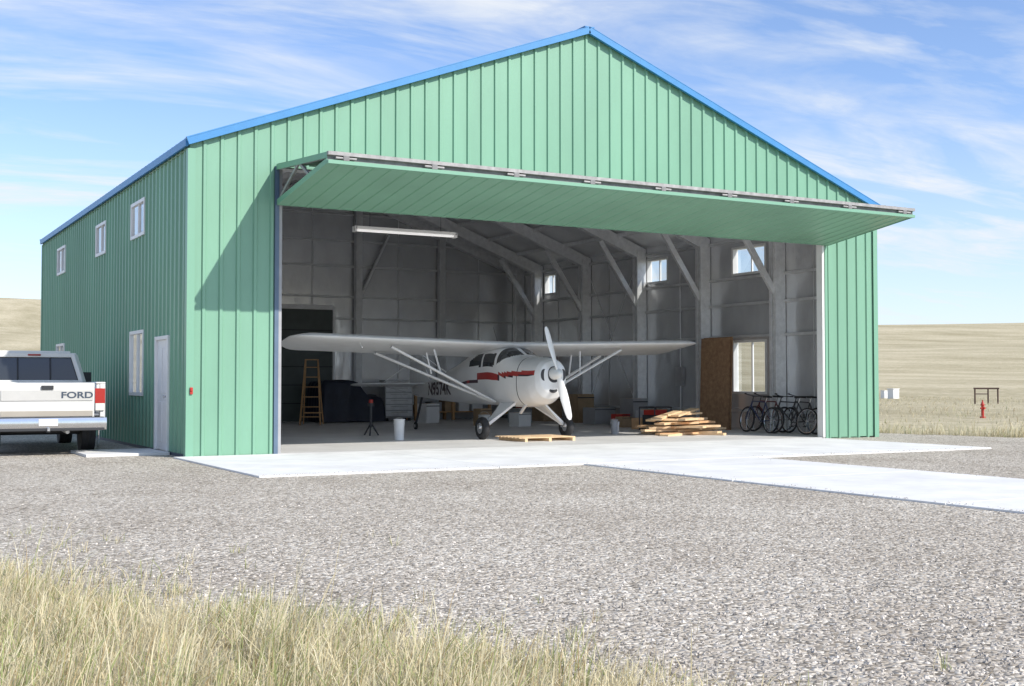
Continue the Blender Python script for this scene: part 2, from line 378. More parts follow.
# frames
b=MB(); FY=[.35,3.1,6.2,9.3,12.4,15.5,Ld-.3]
ci=.14
for y in FY:
    for sgn in(0,1):
        X=lambda x:(x if sgn==0 else W-x)
        xa,xb=sorted((X(ci),X(ci+.34)))
        for yy in ((y-.13,y-.02),(y+.02,y+.13)):
            b.box((xa,yy[0],.03),(xb,yy[1],5.35),GALV)
        b.box((xa+.05,y-.02,.03),(xb-.05,y+.02,5.3),GALVD)
        b.beam((X(.2),y-.07,H-.02-.35+.2*SL),(X(W/2),y-.07,AP-.35),.08,.36,GALV)
        b.beam((X(.2),y+.07,H-.02-.35+.2*SL),(X(W/2),y+.07,AP-.35),.08,.36,GALV)
        if 1<y<16.5:
            b.beam((X(.42),y-.0,3.65),(X(1.75),y-.0,5.55),.10,.16,GALV)
            b.beam((X(W/2-2.2),y,AP-.35-2.2*SL),(X(W/2),y,AP-.35-2.2*SL),.06,.1,GALV)
b.done('steel_frames',hg,bevel=.006)
b=MB()
for z in (.5,2.52,3.4,4.12,5.15):
    for xa in(I+.005,W-I-.085):
        b.box((xa,.2,z),(xa+.08,Ld-.2,z+.07),GALVD)
    b.box((.2,Ld-I-.085,z),(W-.2,Ld-I-.005,z+.07),GALVD)
for z in (6.0,6.9,7.7):
    h=(z-H)/SL+.5
    b.box((h,Ld-I-.085,z),(W-h,Ld-I-.005,z+.06),GALVD)
for k in range(1,11):
    y=k*1.55+.4
    if y>16.6 or any(o[0]-.1<y<o[1]+.1 for o in rw): continue
    b.box((W-I-.010,y-.015,.05),(W-I-.004,y+.015,5.3),SEAM)
for k in range(1,10):
    x=k*1.55+.6; b.box((x-.015,Ld-I-.010,.05),(x+.015,Ld-I-.004,gable(x)-.2),SEAM)
for k in range(1,8):
    x=k*1.15
    for X in(x,W-x): b.box((X-.035,.2,H+SL*x-.25),(X+.035,Ld-.2,H+SL*x-.14),GALV)
for x in (4.6,9.9,13.0):
    b.box((x-.11,Ld-.42,.03),(x+.11,Ld-.2,gable(x)-.3),GALVD)
b.box((DX0-.2,.14,DH),(DX1+.2,.42,DH+.35),GALVD)
b.beam((9.9,Ld-.3,4.0),(11.0,Ld-.3,6.3),.08,.12,GALVD,up=(0,1,0))
for y0_,y1_ in((9.3,12.4),):
    b.cyl((W-.3,y0_,.3),(W-.3,y1_,5.2),.012,GALV,n=6); b.cyl((W-.3,y1_,.3),(W-.3,y0_,5.2),.012,GALV,n=6)
b.cyl((W-.2,7.4,.3),(W-.2,7.4,4.6),.018,GALV,n=8); b.box((W-.28,7.25,1.2),(W-.16,7.55,1.75),GREYP)
b.done('girts_and_purlins',hg,smooth=False)
b=MB(); b.box((5.2,Ld-.30,.03),(9.0,Ld-.22,3.7),DOORDK)
for z in np.arange(.6,3.6,.6): b.box((5.2,Ld-.315,z),(9.0,Ld-.30,z+.03),BLACK)
b.box((9.0,Ld-.34,.03),(9.08,Ld-.22,3.8),GALVD); b.box((5.1,Ld-.34,3.7),(9.0,Ld-.2,3.85),GALVD)
b.done('overhead_door',hg,smooth=False)
FO=2.62
def upP(u,v,o):
    t=v/FO; return (DX0-.05+u,-.06-(FO-.06)*t,5.24-.22*t+o)
def loP(u,v,o):
    t=v/FO; return (DX0-.05+u,-.10-(FO-.10)*t,4.50+.36*t-o)
DW=DX1-DX0+.12
cst=lambda v:(lambda u:v)
wallmesh('door_upper_panel',upP,DW,cst(FO),[],GREEN,parent=hg)
wallmesh('door_lower_panel',loP,DW,cst(FO),[],GREEN,parent=hg,depth=.018)
b=MB(); x0=DX0-.05; x1=x0+DW
for (ya,za,yb,zb) in ((-.08,5.17,-FO+.02,4.965),(-.12,4.57,-FO+.02,4.90)):
    for x in np.linspace(x0+.04,x1-.04,12): b.beam((x,ya,za),(x,yb,zb),.05,.07,GALVD)
b.box((x0-.01,-FO-.07,4.835),(x1+.01,-FO+.02,4.895),GREEN_T)
b.box((x0-.01,-FO-.07,4.975),(x1+.01,-FO+.02,5.035),DTR)
for x in np.linspace(x0+.3,x1-.3,9):
    b.box((x-.05,-FO-.075,4.895),(x+.05,-FO-.02,4.975),DTR2)
    b.cyl((x-.18,-FO-.05,4.935),(x+.18,-FO-.05,4.935),.02,DTR,n=10)
b.box((x0,-FO+.0,4.895),(x1,-FO+.015,4.975),DTR2)
b.box((x0,-.12,4.49),(x1,-.07,4.60),GREEN_T)
for x in(x0-.012,x1+.002):
    b.prism([(-.06,5.23),(-.06,5.13),(-FO,4.93),(-FO,5.03)],x,x+.01,GREEN_T)
    b.prism([(-.10,4.49),(-.10,4.59),(-FO,4.93),(-FO,4.84)],x,x+.01,GREEN_T)
    b.beam((x+.03,-.2,4.6),(x+.03,-1.2,5.08),.04,.05,DTR); b.beam((x+.03,-1.2,5.08),(x+.03,-1.7,4.8),.04,.05,DTR)
b.done('door_frame_truss',hg,smooth=False)
b=MB(); b.box((4.35,3.12,4.60),(6.75,3.30,4.66),WHITE); b.cyl((4.4,3.17,4.575),(6.7,3.17,4.575),.02,LAMP,n=10); b.cyl((4.4,3.25,4.575),(6.7,3.25,4.575),.02,LAMP,n=10)
b.box((4.33,3.12,4.54),(4.37,3.30,4.66),WHITE); b.box((6.73,3.12,4.54),(6.77,3.30,4.66),WHITE)
for x in(4.7,6.4): b.cyl((x,3.21,4.66),(x,3.21,H+SL*x-.2),.006,DARK,n=6)
b.done('fluorescent_lamp',hg)

# ------------------------------------------------------------ airplane
AX,AY=8.4,1.5
ap=empty('light_airplane',(AX,AY,0))
st=np.array([
[.14,1.66,1.30,.16],[.19,1.78,1.08,.33],[.30,1.83,.94,.40],[.55,1.86,.81,.45],[1.0,1.88,.75,.49],[1.35,1.92,.74,.53],[1.75,2.10,.75,.55],[2.2,2.15,.77,.56],
[3.2,2.08,.78,.55],[3.9,1.88,.78,.48],[4.7,1.68,.80,.37],[5.6,1.50,.83,.25],[6.6,1.33,.88,.14],[7.3,1.24,.93,.07],[7.55,1.18,.98,.03]])
ss=np.concatenate([np.linspace(.14,.3,14),np.linspace(.3,7.55,290)[1:]])
def prof(col):
    a=np.interp(ss,st[:,0],st[:,col]); k=np.ones(9)/9; p=np.concatenate([np.full(4,a[0]),a,np.full(4,a[-1])]); sm=np.convolve(p,k,'valid')
    wgt=np.clip((ss-.45)/.2,0,1); return a*(1-wgt)+sm*wgt
tp,bt,hw=prof(1),prof(2),prof(3)
NR=108; vs=[];fs=[];mi=[]
def expo(s): return float(np.interp(s,[0,.4,1.4,2,5,7.5],[2.2,2.3,2.8,3.4,3.0,2.2]))
for i,s in enumerate(ss):
    n=expo(s); zc=(tp[i]+bt[i])/2; hh=(tp[i]-bt[i])/2
    for j in range(NR):
        a=2*math.pi*(j+.5)/NR; c_,s_=math.cos(a),math.sin(a)
        vs.append((hw[i]*math.copysign(abs(c_)**(2/n),c_),s,zc+hh*math.copysign(abs(s_)**(2/n),s_)))
def livery(s,x,z,nx):
    i=int(np.argmin(abs(ss-s))); h=hw[i]; top=tp[i]
    if 1.36<s<1.80:
        lo=1.93-(s-1.36)*.50
        if z>max(lo,1.72) and abs(x)>.025: return 1
    if 1.90<s<3.15 and abs(x)>h*.75:
        hi=1.97 if s<2.8 else 1.97-(s-2.8)*.45
        if 1.68<z<hi and not(2.46<s<2.54): return 1
    zl=np.interp(s,[.3,1.2,3,5,7.5],[1.52,1.50,1.38,1.20,1.05])
    wd=np.interp(s,[.3,2,3.2,4.3],[.045,.05,.045,.0])
    if .32<s<4.25 and abs(x)>h*.35:
        if abs(z-zl)<wd: return 2
        if 0<zl-wd-z<.025: return 3
    if .95<s<.97 : return 4
    return 0
for i in range(len(ss)-1):
    for j in range(NR):
        a=i*NR+j;b_=i*NR+(j+1)%NR; fs.append((a,b_,b_+NR,a+NR))
        x=(vs[a][0]+vs[b_][0])/2; z=(vs[a][2]+vs[b_][2])/2; mi.append(livery((ss[i]+ss[i+1])/2,x,z,0))
fs.append(tuple(range(NR))); mi.append(4); fs.append(tuple(range((len(ss)-1)*NR,len(ss)*NR))[::-1]); mi.append(0)
me=bpy.data.meshes.new('fuselage'); me.from_pydata(vs,[],fs)
for m in(AIRW,GLASSD,AIRRED,AIRMAR,DARK): me.materials.append(m)
me.polygons.foreach_set('material_index',mi); me.polygons.foreach_set('use_smooth',[True]*len(fs)); me.set_sharp_from_angle(angle=rad(50))
o=bpy.data.objects.new('fuselage',me); COL.objects.link(o); o.parent=ap
def hull(s,z):
    i=int(np.argmin(abs(ss-s))); n=expo(s); zc=(tp[i]+bt[i])/2; hh=(tp[i]-bt[i])/2
    q=min(.999,abs((z-zc)/hh)); return hw[i]*(1-q**n)**(1/n)
def foil(n=18):
    xs_=(1-np.cos(np.linspace(0,np.pi,n)))/2
    t=5*.13*(.2969*np.sqrt(xs_)-.126*xs_-.3516*xs_**2+.2843*xs_**3-.1036*xs_**4)
    cam_=.03*(1-(2*xs_-.8)**2)
    up=[(x,c+tt) for x,c,tt in zip(xs_,cam_,t)]; lo=[(x,c-tt*.75) for x,c,tt in zip(xs_,cam_,t)]
    return up[::-1]+lo[1:-1]
def wing(name,stns,m,inc=8,vert=False,thick=1):
    f=foil(); k=len(f); vs=[];fs=[]
    for (u,le,ch,h,ts) in stns:
        for (a,c) in f:
            dy=a*ch; dz=c*ch*thick*ts
            ci_,si_=math.cos(rad(inc)),math.sin(rad(inc))
            if vert: vs.append((dz,le+dy,u))
            else: vs.append((u,le+dy*ci_+dz*si_,h+dz*ci_-dy*si_))
    for i in range(len(stns)-1):
        for j in range(k): fs.append((i*k+j,i*k+(j+1)%k,(i+1)*k+(j+1)%k,(i+1)*k+j))
    fs.append(tuple(range(k))); fs.append(tuple(range((len(stns)-1)*k,len(stns)*k))[::-1])
    me=bpy.data.meshes.new(name); me.from_pydata(vs,[],fs); me.materials.append(m); me.polygons.foreach_set('use_smooth',[True]*len(fs)); me.set_sharp_from_angle(angle=rad(50)); me.update()
    bm=bmesh.new(); bm.from_mesh(me); bmesh.ops.recalc_face_normals(bm,faces=bm.faces); bm.to_mesh(me); bm.free()
    o=bpy.data.objects.new(name,me); COL.objects.link(o); o.parent=ap; return o
hs=5.35
def wz(u): return 2.16+.13*abs(u)/hs
st_=[]
for u in np.linspace(-1,1,61):
    uu=math.copysign(abs(u)**.7,u)*hs; t=abs(uu)/hs
    rt=1.0 if t<.9 else math.sqrt(max(.0,1-((t-.9)/.1003)**2))
    ch=1.52*(.35+.65*rt) if t>.9 else 1.52
    st_.append((uu,1.72+(1.52-ch)*.35,ch,wz(uu),max(.25,rt)))
wing('wing',st_,AIRWING,inc=9)
tt=[]
for u in np.linspace(-1.95,1.95,31):
    t=abs(u)/1.95; rt=math.sqrt(max(.0,1-t**4)); ch=.95*(.35+.65*rt); tt.append((u,6.55+(.95-ch)*.6,ch,1.26,.8))
wing('horizontal_stabilizer',tt,AIRWING,inc=4,thick=.8)
tt=[]
for z in np.linspace(1.1,2.2,20):
    t=(z-1.1)/1.1; rt=math.sqrt(max(.02,1-t**3.2)); ch=(1.35-.55*t)*(.3+.7*rt); tt.append((z,6.35+.75*t+(1-rt)*.2,ch,0,.7))
wing('vertical_fin',tt,AIRWING,vert=True,thick=.6)
b=MB()
for sg in(-1,1):
    for (s0,s1) in((1.95,2.05),(2.1,2.95)):
        p=(sg*.50,s0,.86); q=(sg*3.05,s1,wz(3.05)-.10 - (s1-1.75)*.14)
        P_=Vector(p);Q=Vector(q);d=(Q-P_).normalized()
        r=Vector((0,1,0)); u=d.cross(r).normalized(); vs=[]
        for c in(P_,Q):
            for i in range(12):
                a=2*math.pi*i/12; vs.append(c+r*math.cos(a)*.06+u*math.sin(a)*.03)
        b.add(vs,[(i,(i+1)%12,12+(i+1)%12,12+i) for i in range(12)],AIRW)
    b.beam((sg*1.85,2.0,1.50),(sg*1.95,2.15,2.05),.03,.03,AIRW)
    b.beam((sg*1.85,2.5,1.50),(sg*1.95,2.55,1.98),.03,.03,AIRW)
    for s0 in(1.25,1.85):
        b.beam((sg*.36,s0,.84),(sg*.98,1.42,.34),.10 if s0<1.5 else .05,.05,AIRW)
    b.add([(sg*.38,1.20,.80),(sg*.38,1.85,.80),(sg*.97,1.48,.36),(sg*.97,1.36,.36),(sg*.36,1.20,.86),(sg*.36,1.85,.86),(sg*.99,1.48,.40),(sg*.99,1.36,.40)],[(0,1,2,3),(7,6,5,4),(0,3,7,4),(1,5,6,2)],AIRW)
    b.cyl((sg*.97,1.42,.31),(sg*1.2,1.42,.31),.045,ALU)
    b.torus((sg*1.10,1.42,.28),(1,0,0),.175,.085,BLACK,n=36,k=12)
    b.cyl((sg*1.05,1.42,.28),(sg*1.17,1.42,.28),.12,ALU,n=24)
b.beam((0,6.95,.95),(0,7.35,.22),.05,.04,DARK); b.torus((0,7.38,.13),(1,0,0),.07,.035,BLACK,n=20,k=8); b.cyl((-.03,7.38,.13),(.03,7.38,.13),.05,ALU)
for sg in(-1,1):
    b.cyl((sg*1.2,6.95,1.26),(0,7.0,2.05),.006,ALU,n=5); b.cyl((sg*1.2,6.95,1.22),(sg*.05,7.0,.95),.008,ALU,n=5)
b.cyl((-.25,.95,.80),(-.27,1.15,.62),.035,GALVD); b.cyl((0,2.7,2.2),(0.0,2.95,2.62),.006,DARK,n=6); b.cyl((0,3.4,2.05),(0,3.55,2.35),.005,DARK,n=6)
b.cyl((-3.9,1.75,wz(3.9)-.12),(-3.9,1.62,wz(3.9)-.2),.012,ALU,n=6)
b.done('struts_and_landing_gear',ap,angle=40)
b=MB()
def ell(cx,cz,rx,rz,y,m,n=28):
    vs=[(cx+rx*math.cos(2*math.pi*i/n),y,cz+rz*math.sin(2*math.pi*i/n)) for i in range(n)]
    vs2=[(v[0],y+.06,v[2]) for v in vs]
    b.add(vs+vs2,[tuple(range(n))]+[(i,(i+1)%n,n+(i+1)%n,n+i) for i in range(n)],m)
for sg in(-1,1): ell(sg*.235,1.47,.08,.13,.165,DARK)
ell(0,1.13,.10,.055,.175,DARK)
b.done('air_intakes',ap)
b=MB(); ang=rad(-17)
prof_s=[(-.16,.0),(-.15,.03),(-.11,.07),(-.03,.11),(.06,.135),(.15,.14)]
n=24; vs=[]
for (y,r) in prof_s:
    for i in range(n): vs.append((max(r,.001)*math.cos(2*math.pi*i/n),y,1.5+max(r,.001)*math.sin(2*math.pi*i/n)))
b.add(vs,[(k*n+i,k*n+(i+1)%n,(k+1)*n+(i+1)%n,(k+1)*n+i) for k in range(len(prof_s)-1) for i in range(n)],AIRW)
for sg in(-1,1):
    sec=[(.08,.05,.035,60),(.2,.075,.03,48),(.4,.095,.022,34),(.6,.095,.016,26),(.85,.08,.012,20),(1.0,.06,.009,17),(1.06,.025,.006,16)]
    vs=[];k=12
    for (r,wd,th,tw) in sec:
        for i in range(k):
            a=2*math.pi*i/k; px=wd*math.cos(a); py=th*math.sin(a); t=rad(tw)*1
            x=px*math.cos(t)-py*math.sin(t); y=px*math.sin(t)+py*math.cos(t)
            X=x*sg; Z=r*sg
            xr=X*math.cos(ang)+Z*math.sin(ang); zr=-X*math.sin(ang)+Z*math.cos(ang)
            vs.append((xr,y*.9-.02,1.5+zr))
    b.add(vs,[(q*k+i,q*k+(i+1)%k,(q+1)*k+(i+1)%k,(q+1)*k+i) for q in range(len(sec)-1) for i in range(k)]+[tuple(range((len(sec)-1)*k,len(sec)*k))],AIRW)
pr=b.done('propeller',ap,angle=50)
def textmesh(name,body,size,extr=0):
    cu=bpy.data.curves.new(name,'FONT'); cu.body=body; cu.size=size; cu.extrude=extr; cu.align_x='CENTER'; cu.align_y='CENTER'; cu.offset=.025*size
    t=bpy.data.objects.new(name+'_t',cu); COL.objects.link(t); C.view_layer.update()
    me=bpy.data.meshes.new_from_object(t.evaluated_get(C.evaluated_depsgraph_get())); bpy.data.objects.remove(t)
    o=bpy.data.objects.new(name,me); COL.objects.link(o); me.materials.clear(); return o
o=textmesh('registration_marking','N9574K',.50); o.data.materials.append(AIRMAR); o.parent=ap
for v in o.data.vertices:
    s=5.35-v.co.x*1.05; z=1.13+v.co.y*.9+ (5.35-s)*.02
    v.co=Vector((-(hull(s,z)+.012),s,z))

# ------------------------------------------------------------ pickup truck
tk=empty('pickup_truck',(-2.03,1.85,0),rad(-2.5))
def arch(yc,r,z0,n=14): return [(yc+r*math.cos(t),max(z0,.40+r*math.sin(t))) for t in np.linspace(math.pi,0,n)]
b=MB(); hwid=1.0; zb=.56
bed=[(0,1.28),(0,.62),(.1,zb)]+[(1.2-.47,zb)]+arch(1.2,.47,zb)[1:-1]+[(1.2+.47,zb)]+[(2.33,zb),(2.33,1.31)]
cabp=[(2.36,1.31),(2.36,zb)]+[(4.68-.47,zb)]+arch(4.68,.47,zb)[1:-1]+[(4.68+.47,zb)]+[(5.55,zb),(5.58,1.08),(5.45,1.19),(4.2,1.29)]
for sg in(-1,1):
    xa,xb=sorted((sg*.90,sg*hwid)); b.prism(bed,xa,xb,TRUCKW)
    xa,xb=sorted((sg*.90,sg*.985)); b.prism(cabp,xa,xb,TRUCKW)
b.box((-.9,2.36,.6),(.9,5.5,1.18),TRUCKW)
b.prism([(3.9,1.18),(5.45,1.17),(5.35,1.22),(4.2,1.30),(3.9,1.31)],-.9,.9,TRUCKW)
b.box((-.9,2.36,1.18),(.9,3.9,1.30),TRUCKW)
b.box((-.9,.03,.70),(.9,2.3,.76),TRUCKG); b.box((-.9,2.24,.76),(.9,2.33,1.31),TRUCKW)
for sg in(-1,1):
    b.box((min(sg*.84,sg*.90),.02,.76),(max(sg*.84,sg*.90),2.24,1.28),TRUCKW)
    b.box((min(sg*.83,sg*1.005),.0,1.28),(max(sg*.83,sg*1.005),2.33,1.315),TRUCKW)
b.box((-.80,-.045,.68),(.80,.02,1.30),TRUCKW)
b.done('truck_body',tk,bevel=.02)
b=MB()
TGP=mat('tailgate_panel_silver',(.56,.55,.52),.35,.1,.05,3)
b.box((-.77,-.062,.98),(.77,-.046,1.17),TGP) ; b.box((-.77,-.058,.70),(.77,-.046,.80),TRUCKT)
b.box((-.10,-.085,1.18),(.10,-.046,1.25),DARK)
for sg in(-1,1):
    xa,xb=sorted((sg*.81,sg*.985))
    b.box((xa,-.04,.93),(xb,.0,1.20),TAILR); b.box((xa+.01,-.04,.80),(xb-.01,0,.93),AMB)
    for ya,yb in ((.03,.70),(1.70,2.31)):
        b.box((min(sg*1.0,sg*1.006),ya,zb+.02),(max(sg*1.0,sg*1.006),yb,.84),TRUCKT)
    b.box((min(sg*.985,sg*.991),2.38,zb+.02),(max(sg*.985,sg*.991),4.18,.84),TRUCKT)
    b.torus((sg*.99,1.2,.42),(1,0,0),.475,.02,CHROME,n=40,k=6)
    b.box((min(sg*1.02,sg*1.24),3.75,1.30),(max(sg*1.02,sg*1.24),3.83,1.52),DARK); b.beam((sg*.97,3.8,1.33),(sg*1.1,3.8,1.36),.03,.04,DARK)
    b.box((min(sg*.985,sg*1.01),2.62,1.08),(max(sg*.985,sg*1.01),2.82,1.12),DARK)
b.done('truck_trim_and_lights',tk,bevel=.004)
b=MB()
b.prism([(-.24,.46),(-.26,.60),(-.24,.68),(-.05,.68),(-.05,.5)],-.99,.99,CHROME)
b.box((-.95,-.225,.681),(.95,-.06,.69),DARK); b.box((-.95,-.262,.45),(.95,-.235,.50),DARK)
b.box((-.16,-.272,.54),(.16,-.262,.66),WHITE); b.cyl((0,-.3,.45),(0,-.05,.45),.03,DARK); b.cyl((0,-.33,.50),(0,-.33,.45),.028,ALU)
b.done('rear_bumper',tk,bevel=.012)
o=textmesh('tailgate_lettering','FORD',.155); o.data.materials.append(TRIMDK); o.parent=tk; o.rotation_euler=(rad(90),0,0); o.scale=(1.35,1,1); o.location=(.50,-.066,1.075)
b=MB()
base=[(-.90,2.40),(.90,2.40),(.90,4.12),(-.90,4.12)]; topq=[(-.74,2.52),(.74,2.52),(.74,3.60),(-.74,3.60)]
zb_,zt=1.30,1.86
def tap(sc,z0,z1,m):
    f=lambda p,q,t:(p[0]+(q[0]-p[0])*t,p[1]+(q[1]-p[1])*t)
    t0=(z0-zb_)/(zt-zb_);t1=(z1-zb_)/(zt-zb_); cx,cy=0,3.2
    v=[]
    for t,z in((t0,z0),(t1,z1)):
        for p,q in zip(base,topq):
            a=f(p,q,t); v.append((cx+(a[0]-cx)*sc,cy+(a[1]-cy)*sc,z))
    b.add(v,[(0,1,5,4),(1,2,6,5),(2,3,7,6),(3,0,4,7),(4,5,6,7)],m)
tap(.975,1.30,1.85,GLASSD)
for p,q in zip(base,topq): b.beam((p[0],p[1],zb_),(q[0],q[1],zt),.13,.09,TRUCKW)
for sg in(-1,1): b.beam((sg*.895,3.1,zb_),(sg*.74,3.0,zt),.08,.05,TRUCKW)
b.beam((-.9,2.40,1.315),(.9,2.40,1.315),.06,.07,TRUCKW)
b.box((-.78,2.48,1.80),(.78,3.66,1.89),TRUCKW); b.box((-.68,2.56,1.885),(.68,3.58,1.93),TRUCKW)
b.box((-.12,2.455,1.83),(.12,2.479,1.865),TAILR)
b.beam((-.30,2.40,1.36),(-.30,2.50,1.80),.025,.025,DARK); b.beam((.30,2.40,1.36),(.30,2.50,1.80),.025,.025,DARK)
b.done('cab',tk,bevel=.02)
b=MB()
for y in(1.2,4.68):
    for sg in(-1,1):
        b.cyl((sg*.70,y,.39),(sg*.95,y,.39),.385,BLACK,n=40); b.torus((sg*.82,y,.39),(1,0,0),.30,.10,BLACK,n=40,k=10)
        b.cyl((sg*.90,y,.39),(sg*.965,y,.39),.21,CHROME,n=24); b.cyl((sg*.96,y,.39),(sg*.975,y,.39),.07,DARK,n=16)
    b.cyl((-.8,y,.39),(.8,y,.39),.06,DARK)
b.box((-.45,.2,.50),(.45,5.2,.64),DARK); b.cyl((.35,-.02,.42),(.35,1.0,.44),.035,GALVD)
b.box((-.95,1.62,.30),(-.70,1.635,.62),DARK); b.box((.70,1.62,.30),(.95,1.635,.62),DARK)
b.done('wheels_and_chassis',tk,bevel=.01)

# ------------------------------------------------------------ hangar contents
e=empty('wooden_step_ladder',(6.95,13.2,.03),rad(-25)); b=MB()
for sg in(-1,1):
    b.beam((sg*.30,-.0,0),(sg*.18,.45,1.95),.03,.08,LADW); b.beam((sg*.30,1.05,0),(sg*.18,.52,1.92),.03,.05,LADW)
for k in range(6):
    t=(k+.8)/6.6; wd=.30-.12*t; b.box((-wd,.45*t-.04,1.95*t),(wd,.45*t+.07,1.95*t+.025),LADW)
b.box((-.2,.40,1.94),(.2,.58,1.97),LADW); b.beam((-.27,.9,.35),(.27,.9,.35),.02,.04,LADW)
b.done('ladder_frame',e)
nx,ny=50,40; vs=[];fs=[]
for i in range(nx+1):
    for j in range(ny+1):
        u=i/nx*2-1; v=j/ny*2-1
        hgt=(1.30 if u<.15 else 1.30-.45*min(1,(u-.15)*3))*(1-abs(u)**26)*(1-abs(v)**26)+.03*math.sin(u*9+v*5)+.04*math.sin(v*4+u*3)
        vs.append((u*1.1+.02*math.sin(v*20),v*.8+.02*math.sin(u*9),max(.04,hgt)))
for i in range(nx):
    for j in range(ny): a=i*(ny+1)+j; fs.append((a,a+ny+1,a+ny+2,a+1))
me=bpy.data.meshes.new('tarp_covered_equipment'); me.from_pydata(vs,[],fs); me.materials.append(NAVY); me.polygons.foreach_set('use_smooth',[True]*len(fs))
o=bpy.data.objects.new('tarp_covered_equipment',me); COL.objects.link(o); o.location=(9.0,15.6,.02)
CHB=mat('chest_blue',(.03,.05,.12),.4,0,.1,3)
e=empty('tool_chest',(10.9,15.9,.03)); b=MB(); b.box((-.5,-.25,.1),(.5,.25,1.35),GREYP)
for k in range(6): b.box((-.47,-.265,.16+k*.2),(.47,-.25,.33+k*.2),GALVD); b.box((-.3,-.285,.27+k*.2),(.3,-.265,.29+k*.2),CHROME)
for x in(-.4,.4):
    for y in(-.18,.18): b.cyl((x,y,0),(x,y,.1),.05,BLACK)
b.done('chest_body',e,bevel=.01)
e=empty('workbench',(13.0,16.2,.03)); b=MB()
b.box((-1.5,-.4,.86),(1.5,.4,.92),LADW)
for x in(-1.4,0,1.4):
    for y in(-.33,.33): b.box((x-.045,y-.045,0),(x+.045,y+.045,.86),LADW)
b.box((-1.4,-.35,.25),(1.4,.35,.29),LADW)
for k in range(11):
    x=-1.4+k*.24; h=random.uniform(.1,.45); b.box((x,-.2,.92),(x+random.uniform(.1,.2),.15,.92+h),random.choice([GREYP,CARD,RED,WHITE,DARK,YEL,NAVY]))
for k in range(5):
    x=-1.3+k*.52; h=random.uniform(.2,.5); b.box((x,-.25,.29),(x+.4,.25,.29+h),random.choice([GREYP,CARD,DARK,WHITE]))
b.done('bench_and_clutter',e,bevel=.006)
e=empty('storage_shelf',(15.4,16.2,.03)); b=MB()
for x in(-.6,.6):
    for y in(-.25,.25): b.box((x-.02,y-.02,0),(x+.02,y+.02,2.2),GALVD)
for z in(.15,.75,1.35,1.95):
    b.box((-.62,-.28,z),(.62,.28,z+.03),GALVD)
    x=-.58
    while x<.35:
        wd=random.uniform(.15,.3); b.box((x,-.22,z+.03),(x+wd,.2,z+.03+random.uniform(.15,.42)),random.choice([CARD,GREYP,WHITE,RED,DARK,CARD,YEL])); x+=wd+.04
b.done('shelf_frame',e,bevel=.005)
def carton(x,y,sx,sy,sz,m,rz=0):
    e=empty('storage_box',(x,y,.03),rz); b=MB(); b.box((-sx/2,-sy/2,0),(sx/2,sy/2,sz),m); b.box((-sx/2-.003,-.03,sz-.003),(sx/2+.003,.03,sz+.004),WOOD); b.box((-sx/2-.01,-sy/2-.01,sz*.86),(sx/2+.01,-sy/2,sz*.9),DARK); b.done('box_body',e,bevel=.008)
for (x,y,sx,sy,sz,m,r) in [(15.4,7.6,.6,.5,.5,CARD,.2),(15.3,8.5,.5,.7,.8,GREYP,0),(15.2,10.2,.8,.6,.5,GREYP,.1),(15.3,11.4,.6,.6,.9,CARD,0),(14.7,8.3,.4,.4,.35,RED,.4),(15.2,13.4,.7,.9,.8,CARD,0),(13.7,12.5,.6,.5,.45,GREYP,.3),(11.0,13.6,.5,.5,.6,WHITE,.2),(14.6,6.9,.5,.4,.5,GREYP,.5),(14.2,7.4,.35,.35,.3,CARD,.1),(13.9,6.2,.45,.35,.3,WOOD2,.7),(12.0,9.5,.5,.4,.4,WHITE,.3),(11.3,10.5,.4,.4,.5,CARD,.1)]:
    carton(x,y,sx,sy,sz,m,r)
e=empty('portable_generator',(13.55,5.0,.03),.3); b=MB()
b.box((-.3,-.2,.1),(.3,.2,.42),DARK); b.box((-.27,-.18,.42),(.27,.18,.55),RED); b.cyl((.1,-.25,.28),(.1,-.2,.28),.1,YEL)
for x in(-.36,.36):
    for y in(-.25,.25): b.cyl((x,y,0.02),(x,y,.62),.017,DARK,n=8)
    b.cyl((x,-.25,.62),(x,.25,.62),.017,DARK,n=8)
for y in(-.25,.25): b.cyl((-.36,y,.62),(.36,y,.62),.017,DARK,n=8); b.cyl((-.36,y,.05),(.36,y,.05),.017,DARK,n=8)
b.done('generator_body',e,bevel=.006)
e=empty('fuel_can',(14.1,5.2,.03),.5); b=MB()
b.box((-.16,-.1,0),(.16,.1,.32),YEL); b.beam((-.08,0,.36),(.08,0,.36),.03,.03,YEL); b.beam((-.08,0,.32),(-.08,0,.37),.03,.03,YEL); b.beam((.08,0,.32),(.08,0,.37),.03,.03,YEL); b.cyl((.12,0,.32),(.2,0,.42),.02,DARK)
b.done('can_body',e,bevel=.02)
e=empty('lumber_pile',(0,0,0)); b=MB()
def board(cx,cy,z,L_,wd,th,a,m,tilt=0):
    d=Vector((math.cos(a)*math.cos(tilt),math.sin(a)*math.cos(tilt),math.sin(tilt))); c=Vector((cx,cy,z+th/2)); b.beam(c-d*L_/2,c+d*L_/2,wd,th,m)
for k in range(30):
    lay=k//6; a=rad(-25)+random.choice([0,0,.5,-.5,.9])+random.uniform(-.15,.15)
    board(12.9+random.uniform(-.5,.5)*(1-.12*lay),2.95+random.uniform(-.45,.4),.03+lay*.085+random.uniform(0,.02),random.uniform(1.2,2.2)-lay*.16,random.choice([.19,.24,.29]),.05,a,random.choice([WOOD,WOOD,WOOD,WOOD2]),random.uniform(-.02,.05))
for k in range(4): board(12.55+random.uniform(-.3,.5),3.0,.42+k*.04,1.1,.25,.045,rad(20)+random.uniform(-.6,.6),WOOD,random.uniform(.0,.2))
b.done('boards',e,smooth=False)
e=empty('wood_pallet',(0,0,0)); b=MB()
